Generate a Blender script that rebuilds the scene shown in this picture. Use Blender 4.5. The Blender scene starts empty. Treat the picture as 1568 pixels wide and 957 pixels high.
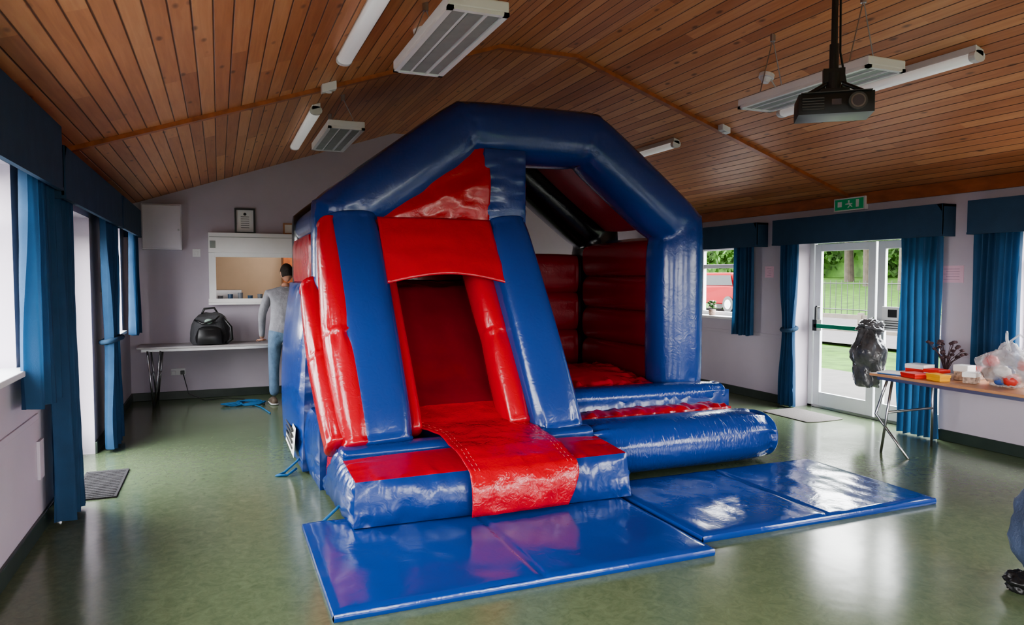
import bpy, math, random, bisect
from mathutils import Vector, noise
random.seed(7)
scene=bpy.context.scene
COL=scene.collection
pi=math.pi
try: scene.view_settings.look='AgX - Medium High Contrast'
except Exception as ex: print(ex)
# ------------------------------------------------------------ materials
def base_mat(name):
    m=bpy.data.materials.new(name); m.use_nodes=True
    nt=m.node_tree; b=nt.nodes['Principled BSDF']
    return m,nt,b
def mat(name,col,rough=.5,metal=0,bump=0,bscale=20,coat=0,var=0,vscale=5,stretch=(1,1,1),emis=None,spec=None,detail=3,transl=0,alpha=1):
    m,nt,b=base_mat(name); N=nt.nodes; L=nt.links
    b.inputs['Base Color'].default_value=(*col,1); b.inputs['Roughness'].default_value=rough
    b.inputs['Metallic'].default_value=metal; b.inputs['Alpha'].default_value=alpha
    if coat: b.inputs['Coat Weight'].default_value=coat; b.inputs['Coat Roughness'].default_value=.08
    if spec is not None: b.inputs['Specular IOR Level'].default_value=spec
    if emis: b.inputs['Emission Color'].default_value=(*emis[0],1); b.inputs['Emission Strength'].default_value=emis[1]
    if transl:
        tb=N.new('ShaderNodeBsdfTranslucent'); tb.inputs[0].default_value=(*[min(1,c*2.2) for c in col],1); ms=N.new('ShaderNodeMixShader'); ms.inputs[0].default_value=transl
        out=N['Material Output']; L.new(b.outputs[0],ms.inputs[1]); L.new(tb.outputs[0],ms.inputs[2]); L.new(ms.outputs[0],out.inputs[0])
    tc=N.new('ShaderNodeTexCoord'); mp=N.new('ShaderNodeMapping'); mp.inputs['Scale'].default_value=stretch
    L.new(tc.outputs['Object'],mp.inputs['Vector'])
    if bump:
        n=N.new('ShaderNodeTexNoise'); n.inputs['Scale'].default_value=bscale; n.inputs['Detail'].default_value=detail
        L.new(mp.outputs[0],n.inputs['Vector'])
        bp=N.new('ShaderNodeBump'); bp.inputs['Strength'].default_value=bump; bp.inputs['Distance'].default_value=.02
        L.new(n.outputs['Fac'],bp.inputs['Height']); L.new(bp.outputs[0],b.inputs['Normal'])
    if var:
        n=N.new('ShaderNodeTexNoise'); n.inputs['Scale'].default_value=vscale; n.inputs['Detail'].default_value=4
        L.new(mp.outputs[0],n.inputs['Vector'])
        r=N.new('ShaderNodeValToRGB'); r.color_ramp.elements[0].position=.3; r.color_ramp.elements[1].position=.7
        r.color_ramp.elements[0].color=(*[c*(1-var) for c in col],1); r.color_ramp.elements[1].color=(*[min(1,c*(1+var)) for c in col],1)
        L.new(n.outputs['Fac'],r.inputs[0]); L.new(r.outputs[0],b.inputs['Base Color'])
    return m
def vinyl(name,col,rough=.25,wr=.13,sc=3,fine=.22,stretch=(1,1,1)):
    m,nt,b=base_mat(name); N=nt.nodes; L=nt.links
    b.inputs['Base Color'].default_value=(*col,1); b.inputs['Roughness'].default_value=rough
    b.inputs['Coat Weight'].default_value=.2; b.inputs['Coat Roughness'].default_value=.12
    tc=N.new('ShaderNodeTexCoord'); mp=N.new('ShaderNodeMapping'); mp.inputs['Scale'].default_value=stretch; L.new(tc.outputs['Object'],mp.inputs['Vector'])
    n1=N.new('ShaderNodeTexNoise'); n1.inputs['Scale'].default_value=sc; n1.inputs['Detail'].default_value=1; n1.inputs['Distortion'].default_value=.5
    n2=N.new('ShaderNodeTexNoise'); n2.inputs['Scale'].default_value=sc*4.5; n2.inputs['Detail'].default_value=2; n2.inputs['Distortion'].default_value=1.8
    L.new(tc.outputs['Object'],n1.inputs['Vector']); L.new(mp.outputs[0],n2.inputs['Vector'])
    b1=N.new('ShaderNodeBump'); b1.inputs['Strength'].default_value=wr; b1.inputs['Distance'].default_value=.06
    b2=N.new('ShaderNodeBump'); b2.inputs['Strength'].default_value=fine; b2.inputs['Distance'].default_value=.010
    L.new(n1.outputs['Fac'],b1.inputs['Height']); L.new(n2.outputs['Fac'],b2.inputs['Height'])
    L.new(b1.outputs[0],b2.inputs['Normal']); L.new(b2.outputs[0],b.inputs['Normal'])
    return m
def wood_ceiling():
    m,nt,b=base_mat('pine_boards'); N=nt.nodes; L=nt.links
    b.inputs['Roughness'].default_value=.4
    tc=N.new('ShaderNodeTexCoord'); sp=N.new('ShaderNodeSeparateXYZ'); L.new(tc.outputs['Object'],sp.inputs[0])
    def math_(op,a,bv=None,c=None):
        n=N.new('ShaderNodeMath'); n.operation=op
        for i,v in enumerate((a,bv,c)):
            if v is None: continue
            if isinstance(v,(int,float)): n.inputs[i].default_value=v
            else: L.new(v,n.inputs[i])
        return n.outputs[0]
    xs=math_('DIVIDE',sp.outputs[0],.098)
    fl=math_('FLOOR',xs); fr=math_('FRACT',xs)
    wn=N.new('ShaderNodeTexWhiteNoise'); wn.noise_dimensions='1D'; L.new(fl,wn.inputs['W'])
    ys=math_('FLOOR',math_('DIVIDE',math_('ADD',sp.outputs[1],math_('MULTIPLY',wn.outputs[0],3.1)),2.6))
    cb=N.new('ShaderNodeCombineXYZ'); L.new(fl,cb.inputs[0]); L.new(ys,cb.inputs[1])
    wn2=N.new('ShaderNodeTexWhiteNoise'); wn2.noise_dimensions='3D'; L.new(cb.outputs[0],wn2.inputs['Vector'])
    cg=N.new('ShaderNodeCombineXYZ'); L.new(math_('MULTIPLY',sp.outputs[0],40),cg.inputs[0]); L.new(math_('MULTIPLY',sp.outputs[1],2.2),cg.inputs[1]); L.new(math_('MULTIPLY',wn2.outputs[0],20),cg.inputs[2])
    g=N.new('ShaderNodeTexNoise'); g.inputs['Scale'].default_value=1; g.inputs['Detail'].default_value=5; g.inputs['Distortion'].default_value=.6; L.new(cg.outputs[0],g.inputs['Vector'])
    ramp=N.new('ShaderNodeValToRGB'); e=ramp.color_ramp.elements
    e[0].position=.05; e[0].color=(.38,.13,.055,1); e[1].position=.95; e[1].color=(.80,.43,.21,1)
    mid=e.new(.5); mid.color=(.60,.255,.115,1)
    val=math_('ADD',math_('MULTIPLY',wn2.outputs[0],.5),math_('MULTIPLY',g.outputs['Fac'],.55))
    L.new(math_('SUBTRACT',val,.05),ramp.inputs[0])
    ck=N.new('ShaderNodeCombineXYZ'); L.new(math_('MULTIPLY',sp.outputs[0],10),ck.inputs[0]); L.new(math_('MULTIPLY',sp.outputs[1],4),ck.inputs[1])
    vo=N.new('ShaderNodeTexVoronoi'); vo.inputs['Scale'].default_value=.75; L.new(ck.outputs[0],vo.inputs['Vector'])
    kn=N.new('ShaderNodeMapRange'); kn.inputs[1].default_value=.06; kn.inputs[2].default_value=.15; kn.inputs[3].default_value=.3; kn.inputs[4].default_value=1
    L.new(vo.outputs['Distance'],kn.inputs[0])
    d=math_('ABSOLUTE',math_('SUBTRACT',fr,.5))
    gr=N.new('ShaderNodeMapRange'); gr.inputs[1].default_value=.44; gr.inputs[2].default_value=.485; gr.inputs[3].default_value=1; gr.inputs[4].default_value=.1
    L.new(d,gr.inputs[0])
    k=math_('MULTIPLY',kn.outputs[0],gr.outputs[0])
    mx=N.new('ShaderNodeMix'); mx.data_type='RGBA'; L.new(k,mx.inputs[0]); mx.inputs[6].default_value=(.07,.024,.012,1); L.new(ramp.outputs[0],mx.inputs[7])
    L.new(mx.outputs[2],b.inputs['Base Color'])
    bp=N.new('ShaderNodeBump'); bp.inputs['Strength'].default_value=.6; bp.inputs['Distance'].default_value=.01; L.new(gr.outputs[0],bp.inputs['Height']); L.new(bp.outputs[0],b.inputs['Normal'])
    return m
def floor_mat():
    m,nt,b=base_mat('green_vinyl_floor'); N=nt.nodes; L=nt.links
    tc=N.new('ShaderNodeTexCoord')
    n1=N.new('ShaderNodeTexNoise'); n1.inputs['Scale'].default_value=14; n1.inputs['Detail'].default_value=8; n1.inputs['Roughness'].default_value=.75; n1.inputs['Distortion'].default_value=1.2
    n2=N.new('ShaderNodeTexNoise'); n2.inputs['Scale'].default_value=.9; n2.inputs['Detail'].default_value=3
    for n in (n1,n2): L.new(tc.outputs['Object'],n.inputs['Vector'])
    r=N.new('ShaderNodeValToRGB'); e=r.color_ramp.elements; e[0].position=.3; e[0].color=(.100,.140,.075,1); e[1].position=.72; e[1].color=(.175,.22,.125,1)
    L.new(n1.outputs['Fac'],r.inputs[0]); L.new(r.outputs[0],b.inputs['Base Color'])
    mr=N.new('ShaderNodeMapRange'); mr.inputs[3].default_value=.12; mr.inputs[4].default_value=.26; L.new(n2.outputs['Fac'],mr.inputs[0]); L.new(mr.outputs[0],b.inputs['Roughness'])
    b.inputs['Specular IOR Level'].default_value=.65
    bp=N.new('ShaderNodeBump'); bp.inputs['Strength'].default_value=.07; bp.inputs['Distance'].default_value=.02
    n3=N.new('ShaderNodeTexNoise'); n3.inputs['Scale'].default_value=4; L.new(tc.outputs['Object'],n3.inputs['Vector']); L.new(n3.outputs['Fac'],bp.inputs['Height']); L.new(bp.outputs[0],b.inputs['Normal'])
    return m
BLUE=vinyl('blue_pvc',(.011,.044,.21)); RED=vinyl('red_pvc',(.46,.008,.020),fine=.3); SHADEBLUE=vinyl('shaded_blue_pvc',(.004,.005,.010))  # last one: near-black blue, the rear arch's shade put into the colour
SHADERED=vinyl('shaded_red_pvc',(.22,.004,.013)); LITRED=vinyl('lit_roof_red_pvc',(.50,.05,.07),.35)  # darker red has interior shade painted in; paler roof red, light coming through
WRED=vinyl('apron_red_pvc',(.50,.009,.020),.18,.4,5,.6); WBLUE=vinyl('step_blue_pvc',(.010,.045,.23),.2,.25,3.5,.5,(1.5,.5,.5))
MATBLUE=vinyl('mat_blue_pvc',(.012,.055,.28),.15,.25,2.4,.15)
CEIL=wood_ceiling(); FLOOR=floor_mat()
WALL=mat('lilac_wall_paint',(.53,.475,.54),.6,bump=.05,bscale=60,var=.04,vscale=2)
WHITE=mat('white_paint',(.75,.75,.75),.35,var=.03); ALU=mat('white_door_frame',(.70,.72,.73),.35,var=.03)
TRIM=mat('stained_trim',(.40,.13,.05),.4,var=.25,vscale=14,stretch=(1,.3,1)); SKIRT=mat('dark_green_skirting',(.03,.045,.035),.4,var=.2)
CURT=mat('blue_curtain_cloth',(.020,.072,.155),.8,bump=.2,bscale=220,var=.15,vscale=6,transl=.25)
PELM=mat('blue_pelmet_cloth',(.022,.060,.115),.85,bump=.25,bscale=200,var=.1,vscale=8)
BLACK=mat('black_plastic',(.012,.012,.013),.35,var=.2); METAL=mat('grey_metal',(.45,.45,.46),.3,metal=1,var=.05)
GREYM=mat('grey_heater_face',(.27,.30,.28),.45,var=.08,vscale=10); DKGREY=mat('dark_grey_fabric',(.05,.05,.055),.8,bump=.3,bscale=120,var=.2)
TUBE=mat('tube_diffuser',(.75,.75,.76),.3,emis=((1,.97,.93),.2),var=.01)
TABLEW=mat('table_laminate',(.50,.25,.13),.35,var=.1,vscale=12,stretch=(6,1,1)); TABLEG=mat('table_grey_laminate',(.38,.36,.36),.4,var=.08)
PAPER=mat('paper',(.8,.8,.78),.7,var=.03); PINKP=mat('pink_paper',(.75,.5,.6),.7,var=.04); INK=mat('ink',(.03,.03,.03),.6,var=.1)
# ------------------------------------------------------------ mesh builder
class MB:
    def __init__(s): s.v=[]; s.f=[]; s.m=[]
    def add(s,vs,fs,m=0):
        o=len(s.v); s.v+= [tuple(v) for v in vs]
        for i,f in enumerate(fs): s.f.append(tuple(o+k for k in f)); s.m.append(m if isinstance(m,int) else m[i])
    def box(s,x0,x1,y0,y1,z0,z1,m=0):
        s.add([(x0,y0,z0),(x1,y0,z0),(x1,y1,z0),(x0,y1,z0),(x0,y0,z1),(x1,y0,z1),(x1,y1,z1),(x0,y1,z1)],
              [(0,3,2,1),(4,5,6,7),(0,1,5,4),(1,2,6,5),(2,3,7,6),(3,0,4,7)],m)
    def grid(s,fn,nu,nv,m=0,mf=None):
        vs=[fn(i/nu,j/nv) for j in range(nv+1) for i in range(nu+1)]
        fs=[];ms=[]
        for j in range(nv):
            for i in range(nu):
                a=j*(nu+1)+i; fs.append((a,a+1,a+nu+2,a+nu+1)); ms.append(mf((i+.5)/nu,(j+.5)/nv) if mf else m)
        s.add(vs,fs,ms)
    def puff(s,C,bulge=.05,step=.05,pk=.006,m=0,mf=None,skip=(),wl=.11,dec=.09):
        C=[Vector(c) for c in C]
        F={'bottom':(0,3,2,1),'top':(4,5,6,7),'front':(0,1,5,4),'right':(1,2,6,5),'back':(2,3,7,6),'left':(3,0,4,7)}
        for nm,q in F.items():
            if nm in skip: continue
            a,b,c,d=[C[i] for i in q]
            lu=((b-a).length+(c-d).length)/2; lv=((d-a).length+(c-b).length)/2
            if lu<1e-4 or lv<1e-4: continue
            nrm=(b-a+c-d).cross(d-a+c-b).normalized()
            bu=bulge.get(nm,bulge.get('*',0)) if isinstance(bulge,dict) else bulge
            nu=max(3,min(90,int(lu/step))); nv=max(3,min(90,int(lv/step))); ph=random.random()*60
            def fn(u,v,a=a,b=b,c=c,d=d,lu=lu,lv=lv,nrm=nrm,bu=bu,ph=ph):
                p=a.lerp(b,u).lerp(d.lerp(c,u),v)
                f=(max(0,math.sin(pi*u))*max(0,math.sin(pi*v)))**.55
                dsp=bu*f
                if bu:
                    dv=min(v,1-v)*lv; du=min(u,1-u)*lu
                    w1=2*noise.noise(Vector((u*lu/wl*1.6,ph,(v>.5)*9))); w2=2*noise.noise(Vector((v*lv/wl*1.6,ph+20,(u>.5)*9)))
                    dsp+=pk*(1-math.exp(-dv/.012))*math.exp(-dv/dec)*w1*min(1,du/.05)
                    dsp+=pk*(1-math.exp(-du/.012))*math.exp(-du/dec)*w2*min(1,dv/.05)
                return p+nrm*dsp
            s.grid(fn,nu,nv,m,(lambda u,v,nm=nm: mf(nm,u,v)) if mf else None)
    def bxp(s,x0,x1,y0,y1,z0,z1,**k):
        s.puff([(x0,y0,z0),(x1,y0,z0),(x1,y1,z0),(x0,y1,z0),(x0,y0,z1),(x1,y0,z1),(x1,y1,z1),(x0,y1,z1)],**k)
    def tube(s,P,ra,rb,ref,n=32,step=.06,pinch=.06,pk=.02,k=11,expo=2.3,cap=.1,m=0,mf=None,pins=None,caps=(1,1)):
        P=[Vector(p) for p in P]; ref=Vector(ref).normalized(); R=[]
        if not isinstance(ra,(list,tuple)): ra=[ra]*len(P)
        if not isinstance(rb,(list,tuple)): rb=[rb]*len(P)
        for i,p in enumerate(P):
            d0=(p-P[i-1]).normalized() if i>0 else (P[1]-P[0]).normalized()
            d1=(P[i+1]-p).normalized() if i<len(P)-1 else d0
            t=(d0+d1).normalized(); b=(ref-t*ref.dot(t)).normalized(); a=b.cross(t)
            sc=1/max(.3,t.dot(d0)); inpl=(d1-d0)
            sa=sc if (inpl.length>1e-5 and abs(inpl.normalized().dot(a))>.5) else 1
            sb=sc if (inpl.length>1e-5 and abs(inpl.normalized().dot(b))>.5) else 1
            ring=[]
            for j in range(n):
                th=2*pi*j/n; c,sn=math.cos(th),math.sin(th)
                ex=2/expo
                ring.append(p+a*(ra[i]*sa*math.copysign(abs(c)**ex,c))+b*(rb[i]*sb*math.copysign(abs(sn)**ex,sn)))
            R.append((p,ring))
        if pins is None: pins=list(range(len(P)))
        cum=[0]
        for i in range(1,len(P)): cum.append(cum[-1]+(P[i]-P[i-1]).length)
        pinpos=[cum[i] for i in pins]; rings=[]; ss=[]
        ph=[random.random()*60 for _ in pinpos]
        def fac(sd,j):
            f=1; th=2*pi*j/n
            for q,pp in enumerate(pinpos):
                d=abs(sd-pp)
                w=.5+.9*noise.noise(Vector((k*.35*math.cos(th),k*.35*math.sin(th),ph[q]+(sd>pp)*5)))
                f-=pinch*math.exp(-d/.05)+pk*math.exp(-d/.10)*w*(1-math.exp(-d/.015))
            return f
        def emit(cen,ring,sd): rings.append([cen+(v-cen)*fac(sd,j) for j,v in enumerate(ring)]); ss.append(sd)
        for i in range(len(P)-1):
            ns=max(2,int((cum[i+1]-cum[i])/step))
            for q in range(ns+ (1 if i==len(P)-2 else 0)):
                t=q/ns; c=R[i][0].lerp(R[i+1][0],t)
                emit(c,[R[i][1][j].lerp(R[i+1][1][j],t) for j in range(n)],cum[i]+t*(cum[i+1]-cum[i]))
        if cap:
            t0=(P[0]-P[1]).normalized(); t1=(P[-1]-P[-2]).normalized()
            r0=rings[0]; r1=rings[-1]; pre=[];post=[]
            for q in range(1,7):
                an=q/6*pi/2
                if caps[0]: pre.insert(0,[P[0]+(v-P[0])*max(.02,math.cos(an))+t0*cap*math.sin(an) for v in r0])
                if caps[1]: post.append([P[-1]+(v-P[-1])*max(.02,math.cos(an))+t1*cap*math.sin(an) for v in r1])
            ss=[-.01]*len(pre)+ss+[cum[-1]+.01]*len(post); rings=pre+rings+post
        vs=[v for r in rings for v in r]; fs=[];ms=[]
        for i in range(len(rings)-1):
            for j in range(n):
                a=i*n+j; b=i*n+(j+1)%n; fs.append((a,b,b+n,a+n)); ms.append(mf((ss[i]+ss[i+1])/2/cum[-1],(j+.5)/n) if mf else m)
        fs.append(tuple(range(n-1,-1,-1))); ms.append(ms[0]); fs.append(tuple(range(len(vs)-n,len(vs)))); ms.append(ms[-2])
        s.add(vs,fs,ms)
    def cyl(s,p0,p1,r,n=12,m=0,r1=None):
        p0=Vector(p0);p1=Vector(p1);t=(p1-p0).normalized(); ref=Vector((0,0,1)) if abs(t.z)<.9 else Vector((1,0,0))
        a=t.cross(ref).normalized(); b=t.cross(a); r1=r if r1 is None else r1
        vs=[p0+(a*math.cos(2*pi*j/n)+b*math.sin(2*pi*j/n))*r for j in range(n)]+[p1+(a*math.cos(2*pi*j/n)+b*math.sin(2*pi*j/n))*r1 for j in range(n)]
        fs=[(j,(j+1)%n,n+(j+1)%n,n+j) for j in range(n)]+[tuple(range(n-1,-1,-1)),tuple(range(n,2*n))]
        s.add(vs,fs,m)
    def path(s,P,r,n=8,m=0):
        s.tube(P,r,r,(0.01,.02,1) if abs((Vector(P[-1])-Vector(P[0])).normalized().z)<.9 else (1,0,0),n=n,step=10,pinch=0,pk=0,expo=2,cap=0,m=m)
    def ell(s,c,r,nu=20,nv=14,m=0,fn=None):
        c=Vector(c); vs=[];fs=[]
        for j in range(nv+1):
            ph=pi*j/nv
            for i in range(nu):
                th=2*pi*i/nu; d=Vector((math.sin(ph)*math.cos(th),math.sin(ph)*math.sin(th),math.cos(ph)))
                p=Vector((d.x*r[0],d.y*r[1],d.z*r[2]))
                if fn: p=fn(d,p)
                vs.append(c+p)
        for j in range(nv):
            for i in range(nu): fs.append((j*nu+i,(j+1)*nu+i,(j+1)*nu+(i+1)%nu,j*nu+(i+1)%nu))
        s.add(vs,fs,m)
    def build(s,name,mats,parent=None,smooth=False,bevel=0,solid=0,sub=0):
        me=bpy.data.meshes.new(name); me.from_pydata(s.v,[],s.f)
        for m in (mats if isinstance(mats,(list,tuple)) else [mats]): me.materials.append(m)
        for p,mi in zip(me.polygons,s.m): p.material_index=mi; p.use_smooth=smooth
        me.update(); o=bpy.data.objects.new(name,me); COL.objects.link(o)
        if solid: md=o.modifiers.new('sol','SOLIDIFY'); md.thickness=solid
        if sub: md=o.modifiers.new('sub','SUBSURF'); md.levels=sub; md.render_levels=sub
        if bevel: md=o.modifiers.new('bev','BEVEL'); md.width=bevel; md.segments=2; md.limit_method='ANGLE'
        if parent: o.parent=parent; o.location=-parent.location
        return o
def empty(name,loc=(0,0,0)):
    e=bpy.data.objects.new(name,None); e.location=loc; e.empty_display_size=.2; COL.objects.link(e); return e
# ------------------------------------------------------------ room shell
XL,XR,YF,YB=-1.1,6.8,-4.0,10.7
EZ,RZ,RX0,RX1=2.6,3.80,2.45,3.25
SL=(RZ-EZ)/(RX0-XL)
def ceil_z(x):
    if x<RX0: return EZ+(x-XL)*SL
    if x>RX1: return EZ+(XR-x)*(RZ-EZ)/(XR-RX1)
    return RZ
m=MB(); m.box(XL-.3,XR+.3,YF-.3,YB+.2,-.12,0); m.build('floor',FLOOR)
m=MB(); pr=[(XL-.3,EZ-.3*SL),(RX0,RZ),(RX1,RZ),(XR+.3,EZ-.3*SL)]
vs=[]
for y in (YF-.3,YB+.2):
    vs+=[(x,y,z) for x,z in pr]+[(x,y,z+.15) for x,z in pr]
fs=[]
for i in range(3): fs+=[(i,i+1,8+i+1,8+i),(4+i,12+i,12+i+1,4+i+1)]
fs+=[(0,4,5,1),(1,5,6,2),(2,6,7,3),(8,9,13,12),(9,10,14,13),(10,11,15,14),(0,8,12,4),(3,7,15,11)]
m.add(vs,fs); m.build('ceiling',CEIL)
def wall(name,axis,p0,p1,a0,a1,z0,z1,ops,mt=WALL,gable=False):
    m=MB(); A=sorted({a0,a1,*[o[0] for o in ops],*[o[1] for o in ops]}); Z=sorted({z0,z1,*[o[2] for o in ops],*[o[3] for o in ops]})
    for i in range(len(A)-1):
        for j in range(len(Z)-1):
            ca=(A[i]+A[i+1])/2; cz=(Z[j]+Z[j+1])/2
            if any(o[0]<ca<o[1] and o[2]<cz<o[3] for o in ops): continue
            if axis=='x': m.box(p0,p1,A[i],A[i+1],Z[j],Z[j+1])
            else: m.box(A[i],A[i+1],p0,p1,Z[j],Z[j+1])
    if gable:
        pr=[(XL,z1),(XR,z1),(RX1,RZ+.02),(RX0,RZ+.02)]
        vs=[(x,p0,z) for x,z in pr]+[(x,p1,z) for x,z in pr]
        m.add(vs,[(0,1,2,3),(7,6,5,4),(0,4,5,1),(1,5,6,2),(2,6,7,3),(3,7,4,0)])
    return m.build(name,mt)
RW=[(8.22,9.7,1.08,2.12),(5.1,7.1,0,2.14),(2.2,4.42,.95,2.12),(-2.6,.9,.6,2.2)]
LW=[(8.55,9.9,1.0,2.25),(5.95,7.65,0,2.2),(2.2,4.95,1.12,2.3),(-2.6,.9,.6,2.4)]
FW=[(.2,2.4,.9,2.3),(3.2,6.2,.9,2.3)]
wall('wall_right','x',XR,XR+.3,YF,YB,0,EZ,RW)
wall('wall_left','x',XL-.3,XL,YF,YB,0,EZ,LW)
wall('wall_back','y',YB,YB+.15,XL,XR,0,EZ,[(-.05,1.35,1.33,2.0)],gable=True)
wall('wall_front','y',YF-.3,YF,XL,XR,0,EZ,FW,gable=True)
def skirt(name,segs):
    m=MB()
    for s in segs: m.box(*s,0,.11)
    m.build(name,SKIRT,bevel=.004)
skirt('baseboard_right',[(XR-.02,XR,YF,5.1),(XR-.02,XR,7.1,YB)])
skirt('baseboard_left',[(XL,XL+.02,YF,5.95),(XL,XL+.02,7.65,YB)])
skirt('baseboard_back',[(XL,XR,YB-.02,YB)])
def rafter(name,y,w=.07,d=.035):
    m=MB(); P=[(XL,EZ),(RX0,RZ),(RX1,RZ),(XR,EZ)]
    for i in range(3):
        (x0,z0),(x1,z1)=P[i],P[i+1]
        m.add([(x0,y,z0-d),(x1,y,z1-d),(x1,y+w,z1-d),(x0,y+w,z0-d),(x0,y,z0+.01),(x1,y,z1+.01),(x1,y+w,z1+.01),(x0,y+w,z0+.01)],[(0,3,2,1),(4,5,6,7),(0,1,5,4),(1,2,6,5),(2,3,7,6),(3,0,4,7)])
    m.build(name,TRIM)
rafter('trim_1',6.27); rafter('trim_2',1.6); rafter('trim_3',-2.6)
m=MB(); m.box(XR-.035,XR,YF,YB,EZ-.12,EZ+.01); m.build('trim_4',TRIM,bevel=.004)
m=MB(); m.box(XL,XL+.035,YF,YB,EZ-.12,EZ+.01); m.build('trim_5',TRIM,bevel=.004)
m=MB(); m.box(XR-.012,XR,YF,4.95,.86,.90); m.box(XR-.012,XR,7.3,YB,.86,.90); m.build('trim_6',WALL,bevel=.003)
m=MB(); m.box(XL,XL+.012,YF,5.4,.74,.78); m.build('trim_7',WALL,bevel=.003)
# ------------------------------------------------------------ windows
def window(name,x0,x1,y0,y1,z0,z1,splits=(.5,),trans=None,sill=None):
    m=MB(); f=.06
    m.box(x0,x1,y0,y0+f,z0,z1); m.box(x0,x1,y1-f,y1,z0,z1); m.box(x0,x1,y0+f,y1-f,z0,z0+f); m.box(x0,x1,y0+f,y1-f,z1-f,z1)
    for s in splits:
        yc=y0+(y1-y0)*s; m.box(x0,x1,yc-.03,yc+.03,z0+f,z1-f)
    if trans: m.box(x0+.005,x1-.005,y0+f,y1-f,trans-.03,trans+.03)
    if sill:
        xa,xb=sill; m.box(min(xa,xb),max(xa,xb),y0-.03,y1+.03,z0-.03,z0+.005)
    return m.build(name,WHITE,bevel=.006)
window('window_1',7.0,7.06,8.22,9.7,1.08,2.12,(.72,),1.82,(XR-.05,7.0))
window('window_2',7.0,7.06,2.2,4.42,.95,2.12,(.33,.66),1.8,(XR-.05,7.0))
window('window_3',7.0,7.06,-2.6,.9,.6,2.2,(.33,.66),1.8,(XR-.05,7.0))
window('window_4',-1.36,-1.30,8.55,9.9,1.0,2.25,(.5,),1.9,(XL+.05,-1.3))
window('window_5',-1.36,-1.30,2.2,4.95,1.12,2.3,(.33,.66),1.95,(XL+.08,-1.3))
window('window_6',-1.36,-1.30,-2.6,.9,.6,2.4,(.33,.66),1.9,(XL+.08,-1.3))
def fwin(name,x0,x1,z0,z1):
    m=MB(); f=.06; y0,y1=YF-.2,YF-.14
    m.box(x0,x0+f,y0,y1,z0,z1); m.box(x1-f,x1,y0,y1,z0,z1); m.box(x0,x1,y0,y1,z0,z0+f); m.box(x0,x1,y0,y1,z1-f,z1)
    for k in (1,2): xc=x0+(x1-x0)*k/3; m.box(xc-.04,xc+.04,y0,y1,z0,z1)
    m.build(name,WHITE,bevel=.006)
fwin('window_7',.2,2.4,.9,2.3); fwin('window_8',3.2,6.2,.9,2.3)
def portal(c,rot,sx,sy):
    l=bpy.data.lights.new('window_portal','AREA'); l.shape='RECTANGLE'; l.size=sx; l.size_y=sy; l.cycles.is_portal=True
    o=bpy.data.objects.new('window_portal',l); o.location=c; o.rotation_euler=rot; COL.objects.link(o)
for a,b,z0,z1 in RW: portal((XR+.27,(a+b)/2,(z0+z1)/2),(0,pi/2,0),z1-z0,b-a)
for a,b,z0,z1 in LW: portal((XL-.27,(a+b)/2,(z0+z1)/2),(0,-pi/2,0),z1-z0,b-a)
for a,b,z0,z1 in FW: portal(((a+b)/2,YF-.27,(z0+z1)/2),(pi/2,0,0),b-a,z1-z0)
# doors
m=MB(); X0,X1=7.02,7.08
m.box(X0,X1,7.03,7.1,0,2.14); m.box(X0,X1,5.1,5.17,0,2.14); m.box(X0,X1,5.1,7.1,2.08,2.14); m.box(X0,X1,5.1,7.1,0,.03,1)
for a,b in ((5.18,6.08),(6.11,7.02)):
    m.box(X0+.01,X1-.01,a,a+.1,.03,2.07); m.box(X0+.01,X1-.01,b-.1,b,.03,2.07); m.box(X0+.01,X1-.01,a+.1,b-.1,1.98,2.07); m.box(X0+.01,X1-.01,a+.1,b-.1,.03,.2)
GREEN=mat('green_push_bar',(.01,.22,.12),.4,var=.1)
m.box(X0-.07,X0-.03,6.15,6.95,1.02,1.07,2); m.box(X0-.07,X0+.01,6.9,6.97,.98,1.12,3); m.box(X0-.07,X0+.01,6.13,6.2,.98,1.12,3)
m.cyl((X0-.05,6.93,1.0),(X0-.05,6.93,1.28),.018,m=3); m.cyl((X0-.05,6.93,1.28),(X0,6.93,1.28),.018,m=3)
m.box(X0-.005,X0+.01,5.72,6.0,1.05,1.32,4); m.box(X0-.007,X0,5.80,5.92,1.2,1.29,5)
for k in range(4): m.box(X0-.007,X0,5.76,5.96,1.075+k*.027,1.085+k*.027,5)
m.build('door_1',[ALU,METAL,GREEN,BLACK,PAPER,INK],bevel=.004)
m=MB(); X0,X1=-1.36,-1.30
m.box(X0,X1,5.95,6.03,0,2.2); m.box(X0,X1,7.57,7.65,0,2.2); m.box(X0,X1,5.95,7.65,2.12,2.2)
for a,b in ((6.03,6.79),(6.81,7.57)):
    m.box(X0+.01,X1-.01,a,a+.1,.02,2.12); m.box(X0+.01,X1-.01,b-.1,b,.02,2.12); m.box(X0+.01,X1-.01,a,b,2.02,2.12); m.box(X0+.01,X1-.01,a,b,.02,.22)
m.build('door_2',ALU,bevel=.004)
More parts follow.
